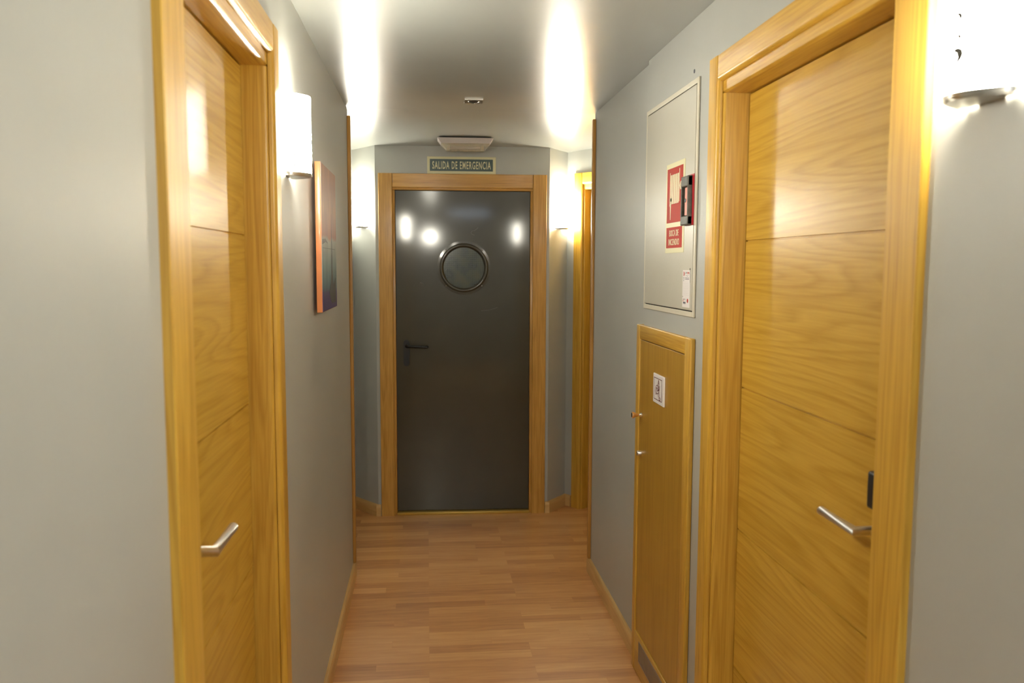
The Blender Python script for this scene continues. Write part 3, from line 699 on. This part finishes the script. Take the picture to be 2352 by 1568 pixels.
# plaque with a maroon line drawing
qx0, qx1, qz0, qz1 = ky1 - 2.800, ky1 - 2.668, 1.082, 1.184
m = MB(); m.box(qx0, qx1, -.0185, -.0126, qz0, qz1, .0025); pl = m.build('plaque', M['white'], kd); pl['label'] = 'white plaque with maroon line drawing'
m = MB(); y = -.0189; t_ = .0022; e = .013
for a in ((qx0 + e, qx1 - e - .01, qz0 + e, qz0 + e + t_), (qx0 + e, qx1 - e - .01, qz1 - e - t_, qz1 - e), (qx0 + e, qx0 + e + t_, qz0 + e, qz1 - e), (qx1 - e - .01 - t_, qx1 - e - .01, qz0 + e, qz1 - e)):
    m.box(a[0], a[1], y, y + .0004, a[2], a[3])
cx, cz = (qx0 + qx1) / 2 - .005, (qz0 + qz1) / 2
def ln(pts, r=.0011):
    m.tube([(cx + a * .001, y + .0002, cz + b_ * .001) for a, b_ in pts], r, 6)
ln([(8, 34), (4, 22), (14, 22), (8, 34)]); ln([(4, 22), (2, 12), (10, 9), (16, 14), (14, 22)])
ln([(2, 12), (-10, 14), (-20, 10), (-24, 2), (-14, 4), (-4, 2), (2, 12)]); ln([(-24, 2), (-28, -10), (-20, -20), (-12, -14)])
ln([(-14, 4), (-12, -8), (-4, -16), (6, -14), (14, -6), (10, 9)]); ln([(-4, 2), (0, -6), (8, -2), (10, 9)], .0014)
ln([(14, -6), (20, 4), (22, 14)]); ln([(6, -14), (10, -26)])
ln([(24 + 7 * math.cos(a), -30 + 5 * math.sin(a)) for a in [2 * PI * k / 12 for k in range(13)]]); ln([(14, -6), (20, -18), (20, -26)])
m.build('line_drawing', M['maroon'], pl)

# ------------------------------------------------------------ light behind the viewer
def area(name, loc, sx, sy, power, col, rot=(0, 0, 0)):
    l = bpy.data.lights.new(name, 'AREA'); l.shape = 'RECTANGLE'; l.size = sx; l.size_y = sy; l.energy = power; l.color = col
    o = bpy.data.objects.new(name, l); COL.objects.link(o); o.location = loc; o.rotation_euler = rot; return o
area('ceiling_panel_light', (.25, -1.3, ZC - .02), .55, .3, 5.5, (.66, .80, 1.))
pl_ = bpy.data.lights.new('rear_sconce_light', 'POINT'); pl_.energy = 15.; pl_.color = LAMP; pl_.shadow_soft_size = .06
o = bpy.data.objects.new('rear_sconce_light', pl_); COL.objects.link(o); o.location = (XL + .08, -1.5, 1.95)

# ------------------------------------------------------------ world, camera, view
w = bpy.data.worlds.new('world'); sc.world = w; w.use_nodes = True
w.node_tree.nodes['Background'].inputs[0].default_value = (.01, .01, .012, 1); w.node_tree.nodes['Background'].inputs[1].default_value = 1.

F_PX, YAW, PITCH, ROLL, CH = 1892.9, .1026, .0922, .0037, 1.556
cam = bpy.data.cameras.new('camera'); co = bpy.data.objects.new('camera', cam); COL.objects.link(co); sc.camera = co
cam.sensor_width = 36.; cam.sensor_fit = 'HORIZONTAL'; cam.lens = 36. * F_PX / 2352; cam.clip_start = .02; cam.clip_end = 60
cy, sy, cp_, sp = math.cos(YAW), math.sin(YAW), math.cos(PITCH), math.sin(PITCH)
fw = Vector((sy * cp_, cy * cp_, -sp)); r = Vector((cy, -sy, 0)); u = r.cross(fw)
r2 = math.cos(ROLL) * r + math.sin(ROLL) * u; u2 = -math.sin(ROLL) * r + math.cos(ROLL) * u
mat = Matrix((r2, u2, -fw)).transposed().to_4x4(); mat.translation = (0, 0, CH); co.matrix_world = mat
cam.dof.use_dof = True; cam.dof.focus_distance = 3.2; cam.dof.aperture_fstop = 4.0

sc.view_settings.view_transform = 'Standard'; sc.view_settings.look = 'None'; sc.view_settings.gamma = 1.; sc.view_settings.use_curve_mapping = False
sc.view_settings.exposure = 1.78
try:
    sc.cycles.use_denoising = True; sc.cycles.max_bounces = 10; sc.cycles.diffuse_bounces = 6; sc.cycles.glossy_bounces = 5; sc.cycles.sample_clamp_indirect = 8.
except Exception: pass
